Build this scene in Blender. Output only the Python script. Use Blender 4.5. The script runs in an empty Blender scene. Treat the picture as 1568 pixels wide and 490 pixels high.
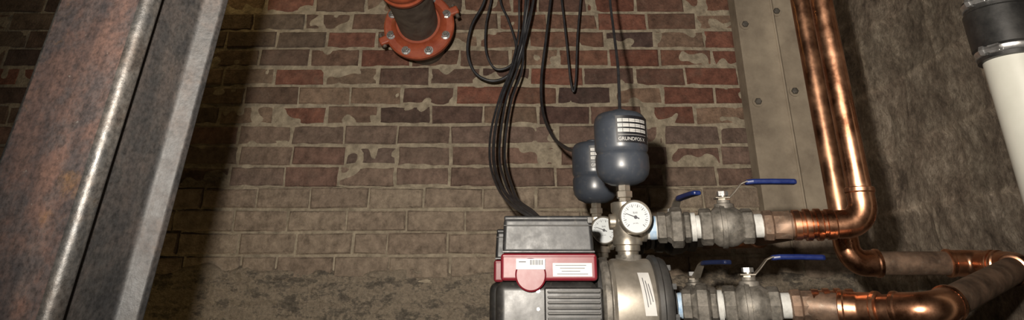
import bpy, math, random
from mathutils import Vector, Matrix, noise
random.seed(7)
# ------------------------------------------------------------------ camera model
TH=math.radians(24.3); F=1045.3; CT,ST=math.cos(TH),math.sin(TH); CZ=1.0
cam=bpy.data.cameras.new("camera"); co=bpy.data.objects.new("camera",cam); bpy.context.collection.objects.link(co)
cam.sensor_width=36; cam.lens=36*F/1568; cam.shift_y=-277/1568; cam.clip_start=0.02
co.location=(0,0,CZ); co.rotation_euler=(math.pi/2+TH,0,0); bpy.context.scene.camera=co
def W(px,py,Y):
    """world point at depth Y (metres in front of the viewer) on the sight line through the given image pixel"""
    u=px-784; v=-(py+32)
    fw=F*CT-v*ST; up=F*ST+v*CT
    return Vector((u/fw*Y, Y, CZ+up/fw*Y))
# ------------------------------------------------------------------ helpers
def link(o,parent=None):
    bpy.context.collection.objects.link(o)
    if parent: o.parent=parent
    return o
def empty(name):
    e=bpy.data.objects.new(name,None); e.empty_display_size=.05; return link(e)
def mobj(name,vs,fs,mat,smooth=False,parent=None,angle=None):
    m=bpy.data.meshes.new(name); m.from_pydata([tuple(v) for v in vs],[],fs); m.update()
    if mat: m.materials.append(mat)
    o=bpy.data.objects.new(name,m)
    if smooth:
        m.polygons.foreach_set("use_smooth",[True]*len(m.polygons))
        if angle:
            m.set_sharp_from_angle(angle=math.radians(angle))
    return link(o,parent)
def frame(d):
    d=Vector(d).normalized(); a=Vector((0,0,1)) if abs(d.z)<.9 else Vector((1,0,0))
    u=d.cross(a).normalized(); return d,u,u.cross(d).normalized()
def lathe(name,prof,org,axis,mat,parent=None,seg=40,smooth=True,angle=35,phase=0):
    d,u,w=frame(axis); vs=[];fs=[]; org=Vector(org)
    for (r,t) in prof:
        for i in range(seg):
            a=2*math.pi*i/seg+phase
            vs.append(org+d*t+(u*math.cos(a)+w*math.sin(a))*max(r,1e-5))
    n=len(prof)
    for j in range(n-1):
        for i in range(seg):
            k=(i+1)%seg; fs.append((j*seg+i,j*seg+k,(j+1)*seg+k,(j+1)*seg+i))
    fs.append(tuple(range(seg))[::-1]); fs.append(tuple((n-1)*seg+i for i in range(seg)))
    o=mobj(name,vs,fs,mat,smooth,parent,angle)
    fixn(o); return o
def fixn(o):
    import bmesh
    bm=bmesh.new(); bm.from_mesh(o.data); bmesh.ops.recalc_face_normals(bm,faces=bm.faces); bm.to_mesh(o.data); bm.free()
def box(name,c,s,mat,parent=None,bev=0.004,rot=None,seg=3,taper=1.0):
    hx,hy,hz=[q/2 for q in s]; vs=[]
    for z in(-1,1):
        for x,y in((-1,-1),(1,-1),(1,1),(-1,1)):
            k=taper if z>0 else 1
            v=Vector((x*hx*k,y*hy*k,z*hz))
            if rot: v=rot@v
            vs.append(v+Vector(c))
    fs=[(3,2,1,0),(4,5,6,7),(0,1,5,4),(1,2,6,5),(2,3,7,6),(3,0,4,7)]
    o=mobj(name,vs,fs,mat,True,parent)
    if bev>0:
        b=o.modifiers.new("bevel","BEVEL"); b.width=bev; b.segments=seg; b.harden_normals=False
        o.data.set_sharp_from_angle(angle=math.radians(180))
        w=o.modifiers.new("wn","WEIGHTED_NORMAL")
    else:
        o.data.polygons.foreach_set("use_smooth",[False]*6)
    return o
def sweep(name,pts,r,mat,parent=None,seg=24,flat=None):
    pts=[Vector(p) for p in pts]; n=len(pts); rs=r if isinstance(r,list) else [r]*n
    t=[(pts[min(i+1,n-1)]-pts[max(i-1,0)]).normalized() for i in range(n)]
    d,u,w=frame(t[0]); vs=[];fs=[]
    for i in range(n):
        if i: 
            q=t[i-1].rotation_difference(t[i]); u=q@u
        u=(u-t[i]*u.dot(t[i])).normalized(); w=t[i].cross(u)
        for k in range(seg):
            a=2*math.pi*k/seg
            vs.append(pts[i]+(u*math.cos(a)+w*math.sin(a))*rs[i])
    for j in range(n-1):
        for i in range(seg):
            k=(i+1)%seg; fs.append((j*seg+i,j*seg+k,(j+1)*seg+k,(j+1)*seg+i))
    fs.append(tuple(range(seg))[::-1]); fs.append(tuple((n-1)*seg+i for i in range(seg)))
    o=mobj(name,vs,fs,mat,True,parent,50); fixn(o); return o
def arc(a,b,c,R,n=12):
    a,b,c=Vector(a),Vector(b),Vector(c)
    d1=(b-a).normalized(); d2=(c-b).normalized(); phi=d1.angle(d2)
    if phi<1e-3: return [b]
    T=R*math.tan(phi/2); p0=b-d1*T; p1=b+d2*T
    bis=(d2-d1).normalized(); cen=b+bis*(R/math.cos(phi/2))
    ax=d1.cross(d2).normalized(); out=[]
    for i in range(n+1):
        q=Matrix.Rotation(phi*i/n,3,ax); out.append(cen+q@(p0-cen))
    return out
def piperun(prefix,pts,r,R,mat,fitmat,parent,mats=None):
    """straight pipes with sleeved elbows"""
    pts=[Vector(p) for p in pts]; cur=pts[0]
    for i in range(1,len(pts)):
        if i<len(pts)-1:
            a=arc(pts[i-1],pts[i],pts[i+1],R); end=a[0]
        else: end=pts[i]
        mm=(mats[i-1] if mats else mat)
        sweep(f"{prefix}_pipe_{i}",[cur,end],r,mm,parent,32)
        if i<len(pts)-1:
            d1=(a[0]-cur).normalized(); d2=(pts[i+1]-pts[i]).normalized()
            sl=r*0.95
            full=[a[0]-d1*sl]+a+[a[-1]+d2*sl]
            sweep(f"{prefix}_elbow_{i}",full,r*1.13,fitmat,parent,32)
            lathe(f"{prefix}_bead_{i}a",[(r*1.1,-.006),(r*1.22,-.004),(r*1.22,.003),(r*1.13,.006)],a[0]-d1*sl,d1,fitmat,parent,32)
            lathe(f"{prefix}_bead_{i}b",[(r*1.1,-.006),(r*1.22,-.004),(r*1.22,.003),(r*1.13,.006)],a[-1]+d2*sl,-d2,fitmat,parent,32)
            cur=a[-1]
def catmull(P,n=10):
    P=[Vector(p) for p in P]; Q=[P[0]*2-P[1]]+P+[P[-1]*2-P[-2]]; out=[]
    for i in range(1,len(Q)-2):
        a,b,c,d=Q[i-1:i+3]
        for k in range(n):
            t=k/n; out.append(.5*((2*b)+(c-a)*t+(2*a-5*b+4*c-d)*t*t+(3*b-a-3*c+d)*t**3))
    out.append(P[-1]); return out
# ------------------------------------------------------------------ materials
def newmat(name):
    m=bpy.data.materials.new(name); m.use_nodes=True; nt=m.node_tree
    return m,nt,nt.nodes["Principled BSDF"]
def N(nt,t,**kw):
    n=nt.nodes.new(t)
    for k,v in kw.items():
        if k in n.inputs: n.inputs[k].default_value=v
        else: setattr(n,k,v)
    return n
def noi(nt,scale,detail=6,rough=.6,vec=None):
    n=N(nt,"ShaderNodeTexNoise"); n.inputs["Scale"].default_value=scale; n.inputs["Detail"].default_value=detail; n.inputs["Roughness"].default_value=rough
    if vec is not None: nt.links.new(vec,n.inputs["Vector"])
    return n
def ramp(nt,src,stops):
    r=N(nt,"ShaderNodeValToRGB"); e=r.color_ramp.elements
    e[0].position,e[0].color=stops[0][0],(*stops[0][1],1); e[1].position,e[1].color=stops[-1][0],(*stops[-1][1],1)
    for p,c in stops[1:-1]:
        x=e.new(p); x.color=(*c,1)
    nt.links.new(src,r.inputs[0]); return r
def mix(nt,f,a,b,mode="MIX"):
    m=N(nt,"ShaderNodeMix",data_type="RGBA",blend_type=mode)
    if isinstance(f,(int,float)): m.inputs[0].default_value=f
    else: nt.links.new(f,m.inputs[0])
    for i,x in((6,a),(7,b)):
        if isinstance(x,tuple): m.inputs[i].default_value=(*x,1)
        else: nt.links.new(x,m.inputs[i])
    return m.outputs[2]
def pos(nt):
    g=N(nt,"ShaderNodeNewGeometry"); return g.outputs["Position"]
def bump(nt,b,src,strength,dist=.005):
    n=N(nt,"ShaderNodeBump"); n.inputs["Strength"].default_value=strength; n.inputs["Distance"].default_value=dist
    nt.links.new(src,n.inputs["Height"]); nt.links.new(n.outputs[0],b.inputs["Normal"]); return n
def pm(name,c1,c2,scale=30,rough=.5,metal=0,bmp=.2,bd=.002,r2=None,lo=.35,hi=.65,dust=0):
    m,nt,b=newmat(name); p=pos(nt); n=noi(nt,scale,7,.65,p)
    r=ramp(nt,n.outputs[0],[(lo,c1),(hi,c2)]); c=r.outputs[0]
    if dust:
        nd=noi(nt,90,5,.7,p); rd=ramp(nt,nd.outputs[0],[(.55,(0,0,0)),(.75,(dust,)*3)]); c=mix(nt,rd.outputs[0],c,(.32,.28,.22))
    nt.links.new(c,b.inputs["Base Color"])
    b.inputs["Metallic"].default_value=metal
    rr=ramp(nt,n.outputs[0],[(lo,(rough,)*3),(hi,((r2 if r2 is not None else rough),)*3)]); nt.links.new(rr.outputs[0],b.inputs["Roughness"])
    if bmp: 
        n2=noi(nt,scale*3,5,.6,p); bump(nt,b,n2.outputs[0],bmp,bd)
    return m
M={}
M['copper']=pm("copper_bright",(.48,.21,.115),(.80,.44,.27),14,.22,1,.08,.001,.40)
M['copperdark']=pm("copper_tarnished",(.26,.13,.08),(.52,.28,.165),16,.3,1,.1,.001,.48)
M['dull']=pm("copper_oxidised",(.11,.074,.054),(.27,.175,.12),25,.45,.6,.25,.001,.6,dust=.45)
M['cast']=pm("nickel_cast_dusty",(.075,.068,.058),(.19,.172,.15),40,.45,.5,.35,.0012,.65,dust=.4)
M['nickel']=pm("nickel_plated",(.36,.32,.26),(.56,.51,.44),18,.28,.9,.1,.001,.4)
M['stainless']=pm("stainless_dusty",(.22,.195,.16),(.38,.34,.29),12,.36,.75,.15,.001,.52,dust=.5)
M['zinc']=pm("zinc_bolt",(.35,.35,.35),(.6,.6,.6),60,.35,.9,.1)
M['ptfe']=pm("ptfe_tape",(.34,.33,.31),(.48,.48,.46),50,.6,0,.3)
M['tape']=pm("blue_sealant_tape",(.17,.27,.40),(.36,.44,.52),60,.6,0,.3)
M['tank']=pm("tank_slate_paint",(.026,.030,.038),(.036,.042,.054),10,.32,0,.05,.001,.42,dust=.08)
M['black']=pm("black_plastic",(.010,.010,.011),(.019,.019,.020),40,.42,0,.2,.0006,.55,dust=.10)
M['blackm']=pm("black_motor_paint",(.012,.011,.011),(.022,.021,.02),20,.35,.1,.1,.001,.5,dust=.1)
M['red']=pm("dark_red_plastic",(.105,.005,.011),(.14,.008,.015),12,.42,0,.08,.0005,.5,dust=.06)
M['label']=pm("label_white",(.36,.35,.34),(.42,.41,.39),30,.5,0,0)
M['ink']=pm("ink_dark",(.03,.03,.035),(.04,.04,.045),30,.6,0,0)
M['blabel']=pm("label_black",(.006,.006,.008),(.012,.012,.014),30,.35,0,0)
M['blue']=pm("blue_vinyl_grip",(.004,.010,.070),(.007,.020,.11),30,.32,0,.1,.001,.45)
M['bluedk']=pm("dark_blue_grip",(.006,.010,.04),(.012,.02,.06),30,.35,0,.1)
M['orange']=pm("orange_red_primer",(.23,.043,.018),(.33,.074,.03),22,.45,0,.2,.001,.6,dust=.15)
M['iron']=pm("dark_iron_pipe",(.060,.048,.040),(.15,.122,.098),18,.5,.15,.4,.0015,.7)
M['rubber']=pm("black_rubber",(.010,.010,.010),(.022,.021,.02),25,.38,0,.15,.001,.5)
M['pvc']=pm("white_pvc",(.47,.47,.42),(.53,.53,.48),8,.36,0,.02)
M['cable']=pm("cable_grey_black",(.016,.016,.019),(.038,.038,.042),30,.42,0,.1)
M['dial']=pm("dial_white",(.38,.40,.41),(.43,.45,.46),10,.4,0,0)
M['paintsteel']=pm("column_beige_dust",(.20,.160,.118),(.36,.30,.225),5,.85,0,.5,.004,.9,dust=.4)
M['stand']=pm("stand_steel",(.03,.03,.03),(.07,.065,.06),10,.5,.4,.2)
# brick
m,nt,b=newmat("old_brick"); M['brick']=m; p=pos(nt)
at=N(nt,"ShaderNodeVertexColor"); at.layer_name="Col"
n1=noi(nt,26,8,.74,p); n2=noi(nt,120,6,.7,p); n3=noi(nt,7,8,.7,p)
v1=ramp(nt,n1.outputs[0],[(.3,(.42,.40,.38)),(.7,(1.5,1.5,1.48))])
c=mix(nt,1.0,at.outputs[0],v1.outputs[0],"MULTIPLY")
dust=ramp(nt,n3.outputs[0],[(.50,(0,0,0)),(.74,(.30,.30,.30))])
c=mix(nt,dust.outputs[0],c,(.28,.22,.17))
sp=ramp(nt,n2.outputs[0],[(.60,(0,0,0)),(.76,(.5,.5,.5))])
c=mix(nt,sp.outputs[0],c,(.38,.32,.26))
nt.links.new(c,b.inputs["Base Color"]); b.inputs["Roughness"].default_value=.85
ad=N(nt,"ShaderNodeMath",operation="ADD"); nt.links.new(n1.outputs[0],ad.inputs[0]); nt.links.new(n2.outputs[0],ad.inputs[1])
bump(nt,b,ad.outputs[0],.85,.012)
M['mortar']=pm("lime_mortar",(.20,.165,.118),(.38,.32,.235),30,.9,0,.9,.008)
# parging
m,nt,b=newmat("crumbling_parging"); M['parge']=m; p=pos(nt)
mp=N(nt,"ShaderNodeMapping"); mp.inputs["Scale"].default_value=(.7,1,1.3); nt.links.new(p,mp.inputs[0])
n1=noi(nt,20,12,.8,mp.outputs[0]); n2=noi(nt,90,8,.7,p); n3=noi(nt,2.2,3,.5,p)
sh=N(nt,"ShaderNodeMath",operation="MULTIPLY_ADD"); nt.links.new(n3.outputs[0],sh.inputs[0]); sh.inputs[1].default_value=-.22; nt.links.new(n1.outputs[0],sh.inputs[2])
r1=ramp(nt,sh.outputs[0],[(.27,(.29,.235,.175)),(.39,(.36,.295,.22)),(.425,(.20,.168,.13)),(.53,(.11,.092,.073))])
r2=ramp(nt,n2.outputs[0],[(.3,(.6,.6,.6)),(.7,(1.35,1.35,1.35))])
c=mix(nt,1.0,r1.outputs[0],r2.outputs[0],"MULTIPLY")
nt.links.new(c,b.inputs["Base Color"]); b.inputs["Roughness"].default_value=.9
ad=N(nt,"ShaderNodeMath",operation="ADD"); nt.links.new(n1.outputs[0],ad.inputs[0]); nt.links.new(n2.outputs[0],ad.inputs[1])
bump(nt,b,ad.outputs[0],1,.012)
M['dark']=pm("dark_concrete",(.06,.055,.045),(.12,.105,.085),5,.9,0,.5,.01)
# side wall block material
m,nt,b=newmat("cement_block_wall"); M['blockw']=m; p=pos(nt)
n1=noi(nt,7,11,.78,p); n2=noi(nt,45,8,.76,p)
r1=ramp(nt,n1.outputs[0],[(.36,(.13,.10,.074)),(.45,(.27,.215,.165)),(.54,(.36,.30,.235)),(.64,(.56,.48,.39))])
r2=ramp(nt,n2.outputs[0],[(.34,(.5,.48,.46)),(.66,(1.35,1.35,1.35))])
c=mix(nt,1.0,r1.outputs[0],r2.outputs[0],"MULTIPLY")
at=N(nt,"ShaderNodeVertexColor"); at.layer_name="Col"
c=mix(nt,1.0,c,at.outputs[0],"MULTIPLY")
nt.links.new(c,b.inputs["Base Color"]); b.inputs["Roughness"].default_value=.88
ad=N(nt,"ShaderNodeMath",operation="ADD"); nt.links.new(n1.outputs[0],ad.inputs[0]); nt.links.new(n2.outputs[0],ad.inputs[1])
bump(nt,b,ad.outputs[0],1.0,.018)
# rusty steel
def rusty(name,metal,cols,rustf,r0,r1):
    m,nt,b=newmat(name); p=pos(nt)
    n1=noi(nt,14,10,.74,p); n2=noi(nt,70,6,.7,p); n3=noi(nt,8,9,.7,p); n5=noi(nt,150,4,.7,p)
    mp=N(nt,"ShaderNodeMapping"); mp.inputs["Scale"].default_value=(26,26,5); mp.inputs["Location"].default_value=(3,1,2); nt.links.new(p,mp.inputs[0])
    n4=noi(nt,1,6,.65,mp.outputs[0])
    base=ramp(nt,n1.outputs[0],[(.36,cols[0]),(.46,cols[1]),(.56,cols[2]),(.70,cols[3])])
    st=ramp(nt,n4.outputs[0],[(.35,(.65,.68,.72)),(.65,(1.35,1.3,1.25))])
    c=mix(nt,1.0,base.outputs[0],st.outputs[0],"MULTIPLY")
    og=ramp(nt,n3.outputs[0],[(.60,(0,0,0)),(.70,(rustf,)*3)]); c=mix(nt,og.outputs[0],c,(.16,.080,.026))
    sp=ramp(nt,n2.outputs[0],[(.68,(0,0,0)),(.73,(.6,.6,.6))]); c=mix(nt,sp.outputs[0],c,(.22,.205,.18))
    s2=ramp(nt,n5.outputs[0],[(.3,(.4,.4,.4)),(.6,(1.2,1.2,1.2))]); c=mix(nt,1.0,c,s2.outputs[0],"MULTIPLY")
    nt.links.new(c,b.inputs["Base Color"]); b.inputs["Metallic"].default_value=metal
    rr=ramp(nt,n1.outputs[0],[(.35,(r0,)*3),(.6,(r1,)*3)]); nt.links.new(rr.outputs[0],b.inputs["Roughness"])
    bump(nt,b,n2.outputs[0],.4,.002); return m
M['rust']=rusty("rusted_mill_scale",.1,[(.036,.032,.033),(.052,.040,.038),(.070,.042,.035),(.088,.048,.036)],.5,.55,.75)
M['edge']=rusty("rubbed_bare_steel_edge",.5,[(.055,.055,.055),(.075,.071,.067),(.055,.048,.043),(.052,.040,.032)],.2,.36,.52)
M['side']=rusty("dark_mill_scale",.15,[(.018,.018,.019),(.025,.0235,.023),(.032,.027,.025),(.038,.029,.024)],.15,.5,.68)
# ------------------------------------------------------------------ room
D=2.86; XR=1.307; XL=-2.9; CEIL=3.0; ROW=.0842; LEN=.221; ZL=1.368
def colset(o,cols):
    a=o.data.color_attributes.new("Col","FLOAT_COLOR","CORNER")
    i=0
    for pi,pl in enumerate(o.data.polygons):
        for _ in pl.loop_indices:
            a.data[i].color=(*cols[pi],1); i+=1
vs=[];fs=[];cols=[]
def brick(x0,x1,z0,z1,yf,col):
    j=lambda s:random.uniform(-s,s)
    base=len(vs); ch=.005; cor=[(x0+j(.003),z0+j(.003)),(x1+j(.003),z0+j(.003)),(x1+j(.003),z1+j(.003)),(x0+j(.003),z1+j(.003))]
    cx=(x0+x1)/2; cz=(z0+z1)/2; yj=yf+j(.004); tx=j(.003); tz=j(.002)
    for lvl in range(3):
        for k,(x,z) in enumerate(cor):
            if lvl==0: vs.append((x,yf+.05,z))
            elif lvl==1: vs.append((x,yj+ch*1.1,z))
            else:
                sx=1 if x<cx else -1; sz=1 if z<cz else -1
                vs.append((x+sx*ch*random.uniform(.7,1.6),yj+(tx if sx>0 else -tx)+(tz if sz>0 else -tz),z+sz*ch*random.uniform(.7,1.6)))
    for l in(0,4):
        for k in range(4):
            k2=(k+1)%4; fs.append((base+l+k,base+l+k2,base+l+4+k2,base+l+4+k)); cols.append(col)
    fs.append((base+8,base+9,base+10,base+11)); cols.append(col)
def bcol(x,z,row,low):
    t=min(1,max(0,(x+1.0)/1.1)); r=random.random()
    grey=Vector((.155,.110,.082)); red=Vector((.195,.095,.063)); dk=Vector((.070,.043,.040)); tan=Vector((.26,.185,.13)); pale=Vector((.36,.29,.22))
    if low: 
        c=pale.lerp(Vector((.26,.195,.15)),random.random()*.8); return tuple(c)
    c=grey.lerp(red,t*.8+random.uniform(-.15,.35))
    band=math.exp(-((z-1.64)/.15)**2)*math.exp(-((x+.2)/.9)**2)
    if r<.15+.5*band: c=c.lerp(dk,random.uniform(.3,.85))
    elif r>.86: c=c.lerp(tan,.65)
    elif .50<r<.69: c=c.lerp(Vector((.215,.076,.050)),.7)
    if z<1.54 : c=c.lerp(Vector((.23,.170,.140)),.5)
    return tuple(c*random.uniform(.82,1.18))
nrow=int((CEIL-ZL)/ROW)+1
for r in range(nrow):
    z0=ZL+r*ROW; x=XL-(LEN/2 if r%2 else 0)+random.uniform(-.02,.02)
    while x<.99:
        L=LEN*random.choice([1,1,1,1,1,1.04,.96,.52 if random.random()<.25 else 1])
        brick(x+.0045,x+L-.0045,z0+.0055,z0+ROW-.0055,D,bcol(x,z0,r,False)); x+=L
NL=4
for r in range(NL):
    z0=ZL-(r+1)*ROW-.004; x=XL-(LEN/2 if r%2 else 0)
    while x<XR:
        L=LEN*random.choice([1,1,1.05,.95,.6 if random.random()<.3 else 1])
        brick(x+.004,x+L-.004,z0+.0045,z0+ROW-.0055,D-.048,bcol(x,z0,r,True)); x+=L
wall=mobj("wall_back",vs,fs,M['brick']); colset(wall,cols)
def grid(name,fn,nu,nv,mat,parent=None):
    v=[];f=[]
    for j in range(nv+1):
        for i in range(nu+1): v.append(fn(i/nu,j/nv))
    for j in range(nv):
        for i in range(nu):
            a=j*(nu+1)+i; f.append((a,a+1,a+nu+2,a+nu+1))
    return mobj(name,v,f,mat,True,parent)
def mort(u,v):
    x=XL+(XR+.02-XL)*u; z=ZL-.01+(CEIL-ZL+.02)*v
    return (x,D+.004+.006*noise.noise((x*18,z*18,0)),z)
grid("mortar_bed",mort,420,170,M['mortar'],wall)
def mort2(u,v):
    x=XL+(XR+.02-XL)*u; z=ZL-.36+.357*v
    return (x,D-.039+.006*noise.noise((x*18,z*18,3)),z)
grid("mortar_bed_low",mort2,420,44,M['mortar'],wall)
def ledge(u,v):
    x=XL+(XR-XL)*u
    return (x,D-.047+.07*v+.004*noise.noise((x*20,v,9)),ZL-.006+.008*v+.006*noise.noise((x*15,v*2,5)))
grid("ledge",ledge,300,5,M['mortar'],wall)
ZP=ZL-3*ROW-.01
def parge(u,v):
    x=XL+(XR+.02-XL)*u; z=ZP*v
    n=noise.fractal((x*5,z*5,1.3),.9,2.1,6)
    pat=.006 if noise.noise((x*6,z*9,4.))+.5*noise.noise((x*17,z*21,4.))>.05 else 0
    dz=abs((z-ZP)/ROW-round((z-ZP)/ROW))*ROW
    g=.005*math.exp(-(dz/.008)**2)
    e=(ZP-z)-(.045+.05*noise.noise((x*3,0,2))+.03*noise.noise((x*11,z*6,5)))
    k=max(0,min(1,.5+e/.02))
    return (x,D-.050+.018*(1-k)-(.008*n+pat-g)*k,z)
grid("parging",parge,640,300,M['parge'],wall)
# right wall
def rw(u,v):
    y=D+.02-(D-0.3)*u; z=CEIL*v
    n=noise.fractal((y*4,z*4,7),.85,2.1,7)
    dz=abs(z/.205-round(z/.205))*.205; off=.2 if int(math.floor(z/.205+.0))%2 else 0
    dy=abs((y+off)/.4-round((y+off)/.4))*.4
    wob=.008*noise.noise((y*10,z*10,2))
    g=max(math.exp(-((dz+wob)/.010)**2),.7*math.exp(-((dy+wob)/.010)**2))
    return (XR+.0+.020*n-.006*g-.01,y,z)
wr=grid("wall_right",rw,520,520,M['blockw'])
a=wr.data.color_attributes.new("Col","FLOAT_COLOR","POINT")
for i,vv in enumerate(wr.data.vertices):
    y,z=vv.co.y,vv.co.z
    off=.2 if int(math.floor(z/.205))%2 else 0
    wob=.010*noise.noise((y*10,z*10,2))
    dz=abs(z/.205-round(z/.205))*.205; dy=abs((y+off)/.4-round((y+off)/.4))*.4
    g=max(math.exp(-((dz+wob)/.013)**2),.8*math.exp(-((dy+wob)/.012)**2))
    q=1+.9*g*max(0,noise.noise((y*3,z*3,8))+.40)
    bl=noise.noise((math.floor((y+off)/.4)*3.1,math.floor(z/.205)*2.7,1.))*.4
    q*=1+bl
    a.data[i].color=(q,q*(.98-.05*bl),q*.96,1)
def plane(name,c,s,mat):
    return box(name,c,s,mat,None,0)
plane("wall_left",(XL-.05,.9,1.5),(.1,4.2,3.0),M['dark'])
plane("floor",((XL+XR)/2,.9,-.05),(XR-XL+.3,4.3,.1),M['dark'])
plane("ceiling",((XL+XR)/2,.9,3.05),(XR-XL+.3,4.3,.1),M['dark'])
# ------------------------------------------------------------------ pilaster column in the corner
col=empty("steel_column")
box("flange_plate",(1.055,D-.055,2.13),(.165,.09,1.74),M['paintsteel'],col,.004)
box("web_plate",(1.225,D-.035,2.13),(.18,.055,1.74),M['paintsteel'],col,.004)
box("edge_strip",(1.130,D-.075,2.13),(.010,.060,1.74),M['paintsteel'],col,.004)
for k,(px,py) in enumerate([(1140,38),(1188,18),(1160,156),(1216,140)]):
    yy=D-.10 if px<1165 else (D-.064)
    q=W(px,py,yy); 
    lathe(f"bolt_washer_{k}",[(.022,0),(.022,.005)],q,(0,-1,0),M['paintsteel'],col,24)
    lathe(f"bolt_head_{k}",[(.014,0),(.014,.014),(.010,.018)],q,(0,-1,0),M['cast'],col,6,False)
# ------------------------------------------------------------------ rusty wide-flange post, left foreground
s=.80
C=Vector((-.59*s,1.0*s)); a_=math.radians(76); sd=.166*s/.9
ex=Vector((math.cos(a_),math.sin(a_))); ey=Vector((-math.sin(a_),math.cos(a_)))
def post():
    t=.026; rec=.022
    # (p=depth, q=across) corners with fillet radii
    P=[(0,sd,.010),(0,0,.013),(t,0,.007),(t+.002,rec,.010),(sd-t-.002,rec,.010),(sd-t+.012,0,.005),(sd,0,.005),(sd,sd,.006),(sd-t,sd,.006),(sd-t,sd-rec,.008),(t,sd-rec,.008),(t,sd,.006)]
    pts=[];tag=[]
    n0=len(P)
    for i in range(n0):
        a=Vector((*P[i-1][:2],0)); b=Vector((*P[i][:2],0)); c=Vector((*P[(i+1)%n0][:2],0))
        q=arc(a,b,c,P[i][2],7)
        for k,v in enumerate(q):
            pts.append((v.x,v.y))
            last=(k==len(q)-1)
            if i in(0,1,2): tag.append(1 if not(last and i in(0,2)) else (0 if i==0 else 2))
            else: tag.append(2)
    n=len(pts); v=[];f=[]; H=24; mi=[]
    for h in range(H+1):
        z=3.0*h/H; lean=(z-1.2)*.075
        for (p_,q_) in pts:
            w=C+ex*p_+ey*q_; v.append((w.x+lean,w.y,z))
    for h in range(H):
        for i in range(n):
            k=(i+1)%n; f.append((h*n+i,h*n+k,(h+1)*n+k,(h+1)*n+i)); mi.append(tag[i])
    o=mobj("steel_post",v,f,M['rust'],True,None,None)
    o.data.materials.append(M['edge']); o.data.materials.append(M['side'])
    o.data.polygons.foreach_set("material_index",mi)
    fixn(o)
    o.modifiers.new("wn","WEIGHTED_NORMAL").weight=100
post()
pp=empty("iron_conduit")
piperun("conduit",[(-2.9,2.45,2.12),(-1.3,2.45,2.05),(-1.3,2.45,3.0)],.03,.07,M['iron'],M['iron'],pp)
# ------------------------------------------------------------------ flanged pipe
fl=empty("flanged_pipe")
fc=W(643,42,2.62)
RF=.142
lathe("flange_disc",[(.08,.0),(RF-.006,.0),(RF,.005),(RF,.026),(RF-.006,.031),(.112,.031),(.105,.036),(.094,.045),(.088,.06)],fc,(0,-1,0),M['orange'],fl,64)
lathe("hub",[(.085,.0),(.085,.24)],fc+Vector((0,.24,0)),(0,-1,0),M['iron'],fl,48)
lathe("pipe_stub",[(.079,.03),(.079,.54)],fc,(0,-1,0),M['iron'],fl,48)
lathe("groove_coupling",[(.079,.425),(.088,.427),(.092,.433),(.092,.450),(.086,.457),(.086,.477),(.092,.485),(.092,.503),(.088,.510),(.079,.512)],fc,(0,-1,0),M['orange'],fl,48)
for i in range(8):
    a=2*math.pi*(i+.5)/8; q=fc+Vector((math.cos(a)*.118,-.031,math.sin(a)*.118))
    lathe(f"washer_{i}",[(.018,0),(.018,.004)],q,(0,-1,0),M['zinc'],fl,20)
    lathe(f"nut_{i}",[(.0145,.004),(.0145,.016),(.012,.019)],q,(0,-1,0),M['zinc'],fl,6,False)
    lathe(f"stud_{i}",[(.008,.016),(.008,.030)],q,(0,-1,0),M['cast'],fl,16)
for sx,an in((1,25),(-1,205)):
    a=math.radians(an); q=fc+Vector((math.cos(a)*(RF+.008),-.018,math.sin(a)*(RF+.008)))
    box(f"flange_ear_{sx}",q,(.042,.028,.035),M['orange'],fl,.008,Matrix.Rotation(-a,3,'Y'))
    lathe(f"ear_bolt_{sx}",[(.008,-.030),(.008,.030)],q+Vector((.008*sx,0,0)),(math.sin(a),0,-math.cos(a)),M['iron'],fl,12)
fe=fc+Vector((0,-.54,0))
sweep("riser",[fe+Vector((0,.03,0))]+arc(fe,fe+Vector((0,-.12,0)),fe+Vector((0,-.12,1)),.11)+[fe+Vector((0,-.12,3.0-fe.z))],.076,M['iron'],fl,40)
# ------------------------------------------------------------------ cables
cb=empty("electrical_cable_bundle")
def cable(nm,pts,r): sweep(nm,catmull([W(*p) for p in pts],9),r,M['cable'],cb,10)
cable("loop_a",[(752,-60,2.66),(742,0,2.66),(722,40,2.66),(716,80,2.66),(728,112,2.66),(755,124,2.66),(782,112,2.66),(797,80,2.62),(806,40,2.6),(817,0,2.6),(822,-60,2.6)],.0058)
cable("loop_b",[(760,-60,2.7),(752,0,2.7),(744,40,2.7),(745,82,2.7),(760,106,2.7),(784,98,2.7),(790,70,2.7),(778,30,2.7),(766,0,2.7),(762,-60,2.7)],.0048)
for k,(o0,o1,o2,o3,rr) in enumerate([(0,0,0,0,.0054),(12,7,9,5,.0044),(-10,-4,-6,-8,.0042),(4,15,17,10,.0046)]):
    cable(f"drop_{k}",[(808+o0,-60,2.6),(805+o0,0,2.6-.01*k),(800+o0*.6,50,2.6),(786+o1*.9,105,2.58),(769+o1,150,2.55),(758+o2,200,2.5),(756+o2,245,2.4),(765+o2,280,2.25),(783+o3,306,2.1),(806+o3,324,1.95),(835,343,1.85)],rr)
cable("drop_c",[(850,-60,2.65),(843,0,2.65),(836,60,2.62),(829,120,2.6),(831,170,2.5),(846,208,2.3),(866,226,2.1),(885,232,1.96)],.0056)
cable("loop_d",[(853,-60,2.7),(860,0,2.7),(867,60,2.7),(873,118,2.7),(878,140,2.7),(882,118,2.7),(884,60,2.7),(889,0,2.7),(893,-60,2.7)],.0046)
cable("drop_e",[(930,-60,2.1),(934,0,2.1),(940,50,2.0),(946,100,1.85),(948,140,1.75),(949,170,1.68)],.0042)
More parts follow.
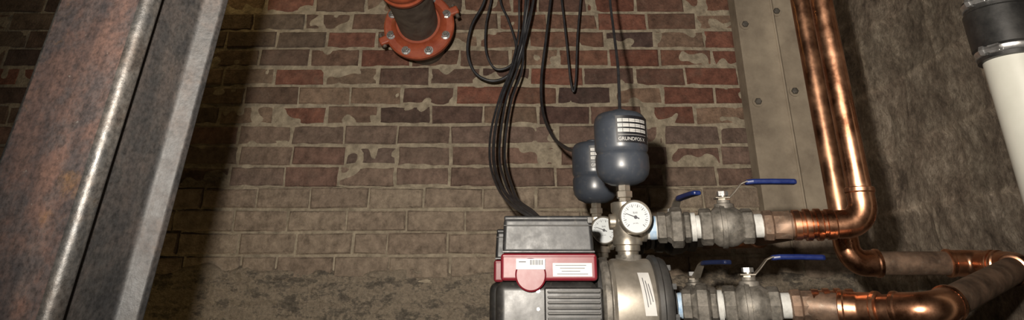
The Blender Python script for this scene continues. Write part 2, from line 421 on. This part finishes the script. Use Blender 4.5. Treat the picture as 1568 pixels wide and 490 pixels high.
# ------------------------------------------------------------------ booster pumps
def textmesh(s,size):
    cu=bpy.data.curves.new("t","FONT"); cu.body=s; cu.size=size; o=bpy.data.objects.new("t",cu); bpy.context.collection.objects.link(o)
    dg=bpy.context.evaluated_depsgraph_get(); me=bpy.data.meshes.new_from_object(o.evaluated_get(dg))
    V=[v.co.copy() for v in me.vertices]; Fc=[tuple(p.vertices) for p in me.polygons]
    bpy.data.objects.remove(o); return V,Fc
def wraptext(nm,s,size,cx,cy,R,a0,z,mat,par):
    V,Fc=textmesh(s,size); out=[]
    for v in V:
        a=a0+v.x/R; out.append((cx+R*math.sin(a),cy-R*math.cos(a),z+v.y))
    mobj(nm,out,Fc,mat,False,par)
def patch(nm,cx,cy,R,a0,a1,z0,z1,mat,par,n=16):
    v=[];f=[]
    for i in range(n+1):
        a=a0+(a1-a0)*i/n; x=cx+R*math.sin(a); y=cy-R*math.cos(a); v+=[(x,y,z0),(x,y,z1)]
    for i in range(n): f.append((2*i,2*i+2,2*i+3,2*i+1))
    mobj(nm,v,f,mat,True,par)
def ball_valve(pre,c,d,par,lever,grip,L=.108,ll=1.0):
    c=Vector(c); h=L/2
    lathe(pre+"_hex_a",[(.034,-h),(.037,-h+.003),(.037,-h+.022),(.034,-h+.025)],c,d,M['cast'],par,8,False)
    lathe(pre+"_hex_b",[(.032,h-.024),(.035,h-.021),(.035,h-.003),(.032,h)],c,d,M['cast'],par,8,False)
    lathe(pre+"_body",[(.028,-h+.01),(.031,-h+.025),(.036,-h+.030),(.040,-h+.036),(.041,-h+.045),(.041,.008),(.039,.018),(.033,h-.026),(.028,h-.01)],c,d,M['cast'],par,32)
    lathe(pre+"_rib",[(.040,-.004),(.044,-.003),(.044,.006),(.040,.007)],c+Vector(d).normalized()*-.008,d,M['cast'],par,32)
    up=Vector((0,0,1))
    lathe(pre+"_bonnet",[(.022,.03),(.020,.044),(.014,.046),(.014,.052)],c,up,M['cast'],par,24)
    lathe(pre+"_packing_nut",[(.014,.044),(.014,.055)],c,up,M['nickel'],par,6,False)
    lathe(pre+"_stem",[(.007,.054),(.007,.070)],c,up,M['nickel'],par,16)
    lathe(pre+"_handle_nut",[(.012,.061),(.012,.070)],c,up,M['zinc'],par,6,False)
    l=Vector(lever).normalized(); sd_=l.cross(up).normalized()
    def strip(nm,prof,t,mat):
        v=[];f=[]
        for (q,z,ww) in prof:
            for sgn in(-1,1):
                for tt in(0,t): v.append(c+l*q*ll+up*(z+tt)+sd_*sgn*ww)
        n=len(prof)
        for i in range(n-1):
            a=4*i; b_=a+4
            f.extend([(a,a+2,b_+2,b_),(a+1,b_+1,b_+3,a+3),(a,b_,b_+1,a+1),(a+2,a+3,b_+3,b_+2)])
        f.extend([(0,1,3,2),(4*n-4,4*n-2,4*n-1,4*n-3)])
        o=mobj(nm,v,f,mat,False,par); fixn(o)
        bv=o.modifiers.new("b","BEVEL"); bv.width=t*.35; bv.segments=2
    strip(pre+"_lever_plate",[(-.018,.055,.013),(.012,.055,.014),(.024,.066,.012),(.040,.083,.010),(.052,.088,.010),(.085,.089,.009)],.0035,M['nickel'])
    strip(pre+"_lever_grip",[(.050,.083,.009),(.066,.0845,.012),(.105,.0845,.012),(.150,.0835,.012),(.157,.083,.009)],.0105,grip)
def union(pre,c,d,par,L=.07):
    c=Vector(c);h=L/2
    lathe(pre+"_union_nut",[(.036,-h*.2),(.041,-h*.1),(.041,h*.45),(.036,h*.55)],c,d,M['cast'],par,8,False)
    lathe(pre+"_union_tail_a",[(.027,-h),(.031,-h+.003),(.031,-h+.018),(.028,-h+.02),(.033,-h*.2),(.033,0)],c,d,M['cast'],par,8,False)
    lathe(pre+"_union_tail_b",[(.033,h*.5),(.027,h*.6),(.031,h*.65),(.031,h-.003),(.028,h)],c,d,M['cast'],par,8,False)
LZ=.119
def pump(off,name):
    P=empty(name); off=Vector(off)
    o=lambda x,y,z: Vector((x,y,CZ+z))+off
    Y=1.55; X=.245
    box("control_hood",o(.072,1.545,.095),(.182,.19,.066),M['black'],P,.008,None,3,.97)
    box("hood_lid",o(.072,1.545,.127),(.176,.183,.010),M['black'],P,.004)
    box("hood_groove",o(.072,1.4505,.113),(.178,.004,.0025),M['stand'],P,.001)
    box("hood_seam",o(.072,1.448,.064),(.183,.006,.004),M['black'],P,.001)
    box("hood_clip",o(.156,1.449,.123),(.010,.006,.012),M['stand'],P,.001)
    box("red_cover",o(.072,1.540,.036),(.188,.206,.050),M['red'],P,.007)
    box("red_cover_lip",o(.072,1.4385,.056),(.180,.006,.004),M['red'],P,.001)
    lathe("red_tab",[(.030,0),(.030,.007),(.027,.010)],o(.036,1.440,.022),(0,-1,0),M['red'],P,48)
    box("label_a",o(.036,1.4286,.041),(.056,.002,.019),M['label'],P,0)
    for k in range(9): box(f"barcode_{k}",o(.036+k*.0028,1.4273,.044),(.0012 if k%2 else .0018,.0006,.009),M['ink'],P,0)
    box("label_a_text",o(.020,1.4273,.045),(.014,.0006,.0018),M['ink'],P,0)
    box("label_b",o(.117,1.4362,.031),(.076,.002,.024),M['label'],P,0)
    for k in range(4): box(f"label_b_text_{k}",o(.114+.003*(k%2),1.4350,.039-k*.0052),(.060-.012*(k%3),.0006,.0011),M['ink'],P,0)
    box("motor_body",o(.068,1.545,-.052),(.200,.195,.128),M['blackm'],P,.020,None,5)
    box("grille_frame",o(.118,1.449,-.045),(.112,.012,.090),M['blackm'],P,.004)
    for k in range(9): box(f"fin_{k}",o(.118,1.440,-.008-k*.0093),(.100,.014,.0035),M['stand'],P,.001)
    lathe("screw",[(.004,0),(.004,.004)],o(.050,1.447,-.006),(0,-1,0),M['zinc'],P,12)
    lathe("screw_b",[(.003,0),(.003,.004)],o(.050,1.447,-.038),(0,-1,0),M['zinc'],P,12)
    lathe("motor_shaft_shroud",[(.075,0),(.088,.004),(.088,.012)],o(.165,Y,-.03),(1,0,0),M['blackm'],P,48)
    ax=(1,0,0); zc=-.032
    lathe("pump_bracket",[(.07,-.01),(.086,.0),(.090,.004),(.090,.014),(.080,.018),(.080,.022)],o(.180,Y,zc),ax,M['cast'],P,64)
    lathe("pump_chamber",[(.080,0),(.086,.006),(.087,.012),(.087,.080),(.085,.085)],o(.200,Y,zc),ax,M['stainless'],P,64)
    lathe("clamp_ring",[(.087,0),(.094,.003),(.094,.012),(.090,.015),(.090,.022),(.086,.030),(.072,.036),(.045,.038),(.034,.038),(.034,.048),(.030,.050)],o(.284,Y,zc),ax,M['stand'],P,64)
    for k in range(8):
        a=2*math.pi*k/8+.3
        lathe(f"head_bolt_{k}",[(.006,0),(.006,.008)],o(.318,Y+.072*math.cos(a),zc+.072*math.sin(a)),ax,M['zinc'],P,6,False)
    def curved(nm,xa,xb,a0,a1,Rr,mat,sk):
        v=[];f=[]
        for i in range(9):
            t=i/8; a=math.radians(a0+(a1-a0)*t)
            for x in(xa,xb): v.append(o(x-sk*t,Y-Rr*math.cos(a),zc+Rr*math.sin(a)))
        for i in range(8): f.append((2*i,2*i+1,2*i+3,2*i+2))
        mobj(nm,v,f,mat,True,P)
    curved("nameplate",.258,.280,-12,42,.0878,M['label'],.008)
    for q in range(3): curved(f"nameplate_text_{q}",.263+q*.005,.2645+q*.005,-2+q*3,34-q*4,.0882,M['ink'],.006)
    box("foot",o(.25,Y,-.125),(.10,.14,.03),M['cast'],P,.005)
    up=(0,0,1)
    lathe("discharge_boss",[(.034,.03),(.030,.050),(.027,.055),(.027,.062)],o(X,Y,0),up,M['cast'],P,32)
    lathe("discharge_nipple",[(.022,.050),(.022,.068),(.026,.070),(.026,.084),(.022,.087)],o(X,Y,0),up,M['nickel'],P,32)
    lathe("tee_vertical",[(.026,.080),(.031,.082),(.031,.096),(.029,.099),(.029,.146),(.031,.149),(.031,.166),(.026,.168)],o(X,Y,0),up,M['nickel'],P,40)
    lathe("tee_side",[(.028,0),(.028,.030),(.031,.032),(.031,.040),(.027,.042)],o(X,Y,LZ),ax,M['nickel'],P,40)
    lathe("tee_plug_left",[(.016,0),(.016,.036)],o(X,Y,.128),(-1,0,0),M['nickel'],P,24)
    lathe("tank_nipple",[(.014,.165),(.014,.176),(.018,.178),(.018,.190),(.014,.192),(.014,.208)],o(X,Y,0),up,M['nickel'],P,6,False)
    gd=Vector((.06,-1,.05)).normalized(); gc=o(X+.006,Y-.030,.129)
    lathe("gauge_stem",[(.010,-.03),(.010,.02)],gc,gd,M['nickel'],P,16)
    k_=.90
    lathe("gauge_case",[(.030*k_,.012),(.034*k_,.016),(.034*k_,.036),(.038*k_,.038),(.038*k_,.045),(.036*k_,.048),(.0335*k_,.045),(.0335*k_,.0415),(.001,.0415)],gc,gd,M['stainless'],P,56)
    fcn=gc+gd*.0420; _,gu,gw=frame(gd)
    lathe("gauge_dial",[(.0332*k_,0),(.0332*k_,.0004)],fcn,gd,M['dial'],P,48)
    if gw.z<0: gw=-gw
    gr=gw.cross(gd).normalized()
    if gr.x<0: gr=-gr
    def bar(nm,a,r0,r1,w,h,mat):
        e=(gr*math.cos(a)+gw*math.sin(a)); q=gd.cross(e); b0=fcn+gd*h
        vv=[b0+e*r0-q*w,b0+e*r1-q*w*.6,b0+e*r1+q*w*.6,b0+e*r0+q*w]
        mobj(nm,vv,[(0,1,2,3)],mat,False,P)
    for k in range(28):
        a=math.radians(225-k*10); bar(f"tick_{k}",a,.0220 if k%3 else .0200,.0262,.0004 if k%3 else .0008,.0008,M['ink'])
    bar("needle",math.radians(160),-.008,.021,.0012,.0014,M['ink'])
    V,Fc=textmesh("BAR",.0055); mobj("dial_text",[fcn+gd*.0009+gr*(v.x-.005)+gw*(v.y+.007) for v in V],Fc,M['ink'],False,P)
    V,Fc=textmesh("psi kPa",.0038); mobj("dial_text_b",[fcn+gd*.0009+gr*(v.x-.006)+gw*(v.y-.013) for v in V],Fc,M['ink'],False,P)
    lathe("needle_hub",[(.0035,0),(.0035,.0018)],fcn,gd,M['ink'],P,16)
    z0=.203; RT=.0590; K=RT/.0605
    lathe("pressure_tank",[(r_*K,t_) for r_,t_ in [(.012,z0),(.030,z0+.002),(.047,z0+.010),(.057,z0+.022),(.0605,z0+.036),(.0605,z0+.060),(.0590,z0+.065),(.0565,z0+.069),(.0590,z0+.073),(.0605,z0+.078),(.0605,z0+.118),(.0605,z0+.134),(.058,z0+.146),(.052,z0+.154),(.046,z0+.157),(.044,z0+.1555),(.030,z0+.1575),(.001,z0+.158)]],o(X,Y,0),up,M['tank'],P,64,True,60)
    lathe("tank_cap",[(.020,.355),(.020,.366),(.016,.369)],o(X,Y,0),up,M['tank'],P,24)
    c=o(X,Y,0); A=math.radians
    patch("tank_label",c.x,c.y,RT+.0004,A(-18),A(100),CZ+.286,CZ+.345,M['blabel'],P)
    for k in range(3):
        patch(f"label_row_{k}",c.x,c.y,RT+.0007,A(-14),A(56),CZ+.3345-k*.011-.0035,CZ+.3345-k*.011+.0035,M['label'],P)
        for t in range(4):
            patch(f"label_gap_{k}_{t}",c.x,c.y,RT+.0009,A(-4+t*14),A(-3+t*14),CZ+.3345-k*.011-.0035,CZ+.3345-k*.011+.0035,M['blabel'],P,2)
        patch(f"label_line_{k}",c.x,c.y,RT+.0009,A(-12),A(52),CZ+.3342-k*.011,CZ+.3350-k*.011,M['ink'],P)
    patch("label_rule",c.x,c.y,RT+.0007,A(-14),A(56),CZ+.3030,CZ+.3036,M['label'],P)
    wraptext("tank_text","GRUNDFOS X",.0105,c.x,c.y,RT+.0009,A(-14),CZ+.2905,M['label'],P)
    patch("label_side",c.x,c.y,RT+.0007,A(66),A(86),CZ+.304,CZ+.338,M['label'],P)
    wraptext("tank_text_side","8 LITRE",.009,c.x,c.y,RT+.0009,A(64),CZ+.290,M['label'],P)
    return P
def line_fittings(pre,A,B,par,lev,grip,ou=.055,ov=.163,ll=1.0):
    A=Vector(A);B=Vector(B); d=(B-A).normalized()
    sweep(pre+"_nipple",[A-d*.006,A+d*(ov+.09)],.0235,M['ptfe'],par,28)
    lathe(pre+"_tape",[(.0238,0),(.0245,.004),(.0238,.014)],A+d*.004,d,M['tape'],par,28)
    union(pre,A+d*ou,d,par)
    lathe(pre+"_collar",[(.029,0),(.029,.009)],A+d*(ou+.036),d,M['ptfe'],par,28)
    ball_valve(pre,A+d*ov,d,par,lev,grip,.108,ll)
    lathe(pre+"_adapter",[(.024,.072),(.030,.075),(.031,.081),(.031,.090),(.028,.094),(.0285,.125),(.030,.127)],A+d*ov,d,M['dull'],par,10)
    return d
pump((0,0,0),"booster_pump")
pump((-.022,.35,0),"booster_pump")
up_=empty("copper_discharge_pipe")
A=Vector((.290,1.55,CZ+LZ-.003)); X1=.490*1.47; E=Vector((X1,1.47,CZ+.118))
d=line_fittings("discharge",A,E,up_,(1,-.08,0),M['blue'])
S=A+d*.28
piperun("riser",[S,E,(X1,1.47,3.0)],.0245,.042,M['dull'],M['copper'],up_,[M['dull'],M['copper']])
S2=A+d*.305
def coupling(nm,p,d,par):
    lathe(nm,[(.0245,0),(.030,.002),(.030,.014),(.0275,.016),(.0275,.022),(.0315,.024),(.0315,.034),(.0275,.037),(.0275,.043),(.0315,.045),(.0315,.055),(.0275,.058),(.0275,.064),(.0300,.066),(.0300,.078),(.0245,.080)],p,d,M['copper'],par,36)
coupling("tee_coupling",S2-d*.01,d,up_)
A2=Vector((.272,1.90,CZ+LZ)); J=S2+d*.03; d2=Vector((1,0,0))
line_fittings("rear",A2,A2+d2,up_,(.12,-1,0),M['blue'],.05,.15,1.25)
piperun("rear_branch",[A2+d2*.26,Vector((J.x,A2.y,A2.z)),Vector((J.x,J.y,A2.z))],.0245,.042,M['dull'],M['copperdark'],up_)
lo_=empty("copper_suction_pipe")
A=Vector((.337,1.55,CZ-.034)); B=W(1300,468,1.47)
d=line_fittings("suction",A,B,lo_,(1,-.08,0),M['blue'],.047,.148)
S=A+d*.25
q1=W(1318,474,1.44); q2=W(1432,476,1.34)
hz=W(1300,403,1.78).z; r1x=.457*1.78
q4=W(1552,399,1.72); q4=Vector((q4.x,1.78,hz)); q5=Vector((r1x,1.78,hz)); q6=Vector((r1x,1.78,3.0))
coupling("tee_coupling",S+d*.010,d,lo_)
piperun("suction",[S,q1,q2,q4+Vector((-.03,-.12,-.01)),q4+Vector((-.06,0,0)),q5,q6],.0265,.04,M['dull'],M['copper'],lo_,[M['dull'],M['copperdark'],M['dull'],M['dull'],M['dull'],M['copperdark']])
A2=Vector((.314,1.90,CZ-.034)); J=S+d*.05
line_fittings("rear",A2,A2+d2,lo_,(.35,-1,0),M['bluedk'],.047,.148)
piperun("rear_branch",[A2+d2*.25,Vector((J.x,A2.y,A2.z)),Vector((J.x,J.y,A2.z))],.0245,.042,M['dull'],M['copperdark'],lo_)
# ------------------------------------------------------------------ stand
st=empty("pump_stand")
box("top_plate",(.20,1.72,.848),(.62,.78,.02),M['stand'],st,.003)
for x in(-.08,.48):
    for y in(1.36,2.08): box(f"leg_{x}_{y}",(x,y,.42),(.04,.04,.84),M['stand'],st,.003)
# ------------------------------------------------------------------ white drain pipe with rubber coupling
wp=empty("pvc_drain_pipe")
cx,cy=.9975,1.30
zc=W(1530,78,1.25).z
lathe("pipe_lower",[(.055,0),(.055,zc+.02)],(cx,cy,0),(0,0,1),M['pvc'],wp,64)
lathe("pipe_upper",[(.055,zc+.10),(.055,3.0)],(cx,cy,0),(0,0,1),M['iron'],wp,64)
lathe("rubber_coupling",[(.055,0),(.063,.001),(.063,.022),(.067,.026),(.067,.10),(.063,.104),(.063,.128),(.055,.129)],(cx,cy,zc-.004),(0,0,1),M['rubber'],wp,64)
for k,z in enumerate((zc+.004,zc+.106)):
    lathe(f"band_clamp_{k}",[(.0632,0),(.0652,.001),(.0640,.004),(.0640,.010),(.0652,.013),(.0632,.014)],(cx,cy,z),(0,0,1),M['zinc'],wp,64)
    lathe(f"clamp_screw_{k}",[(.007,-.018),(.007,.012),(.010,.012),(.010,.020)],(cx-.062,cy-.030,z+.007),(-.45,.9,0),M['zinc'],wp,6,False)
    box(f"clamp_housing_{k}",(cx-.058,cy-.034,z+.007),(.022,.012,.016),M['zinc'],wp,.002,Matrix.Rotation(math.radians(-60),3,'Z'))
# ------------------------------------------------------------------ lights
def spot(nm,loc,tgt,e,size,blend,col,rad):
    l=bpy.data.lights.new(nm,"SPOT"); l.energy=e; l.spot_size=math.radians(size); l.spot_blend=blend; l.color=col; l.shadow_soft_size=rad
    o=bpy.data.objects.new(nm,l); o.location=loc; o.rotation_euler=(Vector(tgt)-Vector(loc)).to_track_quat('-Z','Y').to_euler(); link(o)
spot("camera_flash",(-.09,.0,1.14),W(850,160,D),245,97,1.0,(1,.92,.81),.02)
spot("side_fill_light",(.45,.22,1.35),(1.3,1.75,1.75),32,62,.9,(1,.89,.76),.03)  # added unseen spot: brightens the right wall, throws the drain pipe's shadow leftwards
def bulb(nm,loc,e):
    l=bpy.data.lights.new(nm,"POINT"); l.energy=e; l.color=(1,.70,.30); l.shadow_soft_size=.05
    o=bpy.data.objects.new(nm,l); o.location=loc; link(o)
bulb("hanging_bulb",(-1.30,2.55,2.5),2.6)
bulb("low_fill_light",(-1.7,2.2,.45),3.5)  # added unseen point light, warms the lower left wall below the ledge
w=bpy.data.worlds.new("world"); bpy.context.scene.world=w; w.use_nodes=True
w.node_tree.nodes["Background"].inputs[0].default_value=(1,.85,.62,1); w.node_tree.nodes["Background"].inputs[1].default_value=.025
bpy.context.scene.view_settings.view_transform='Standard'
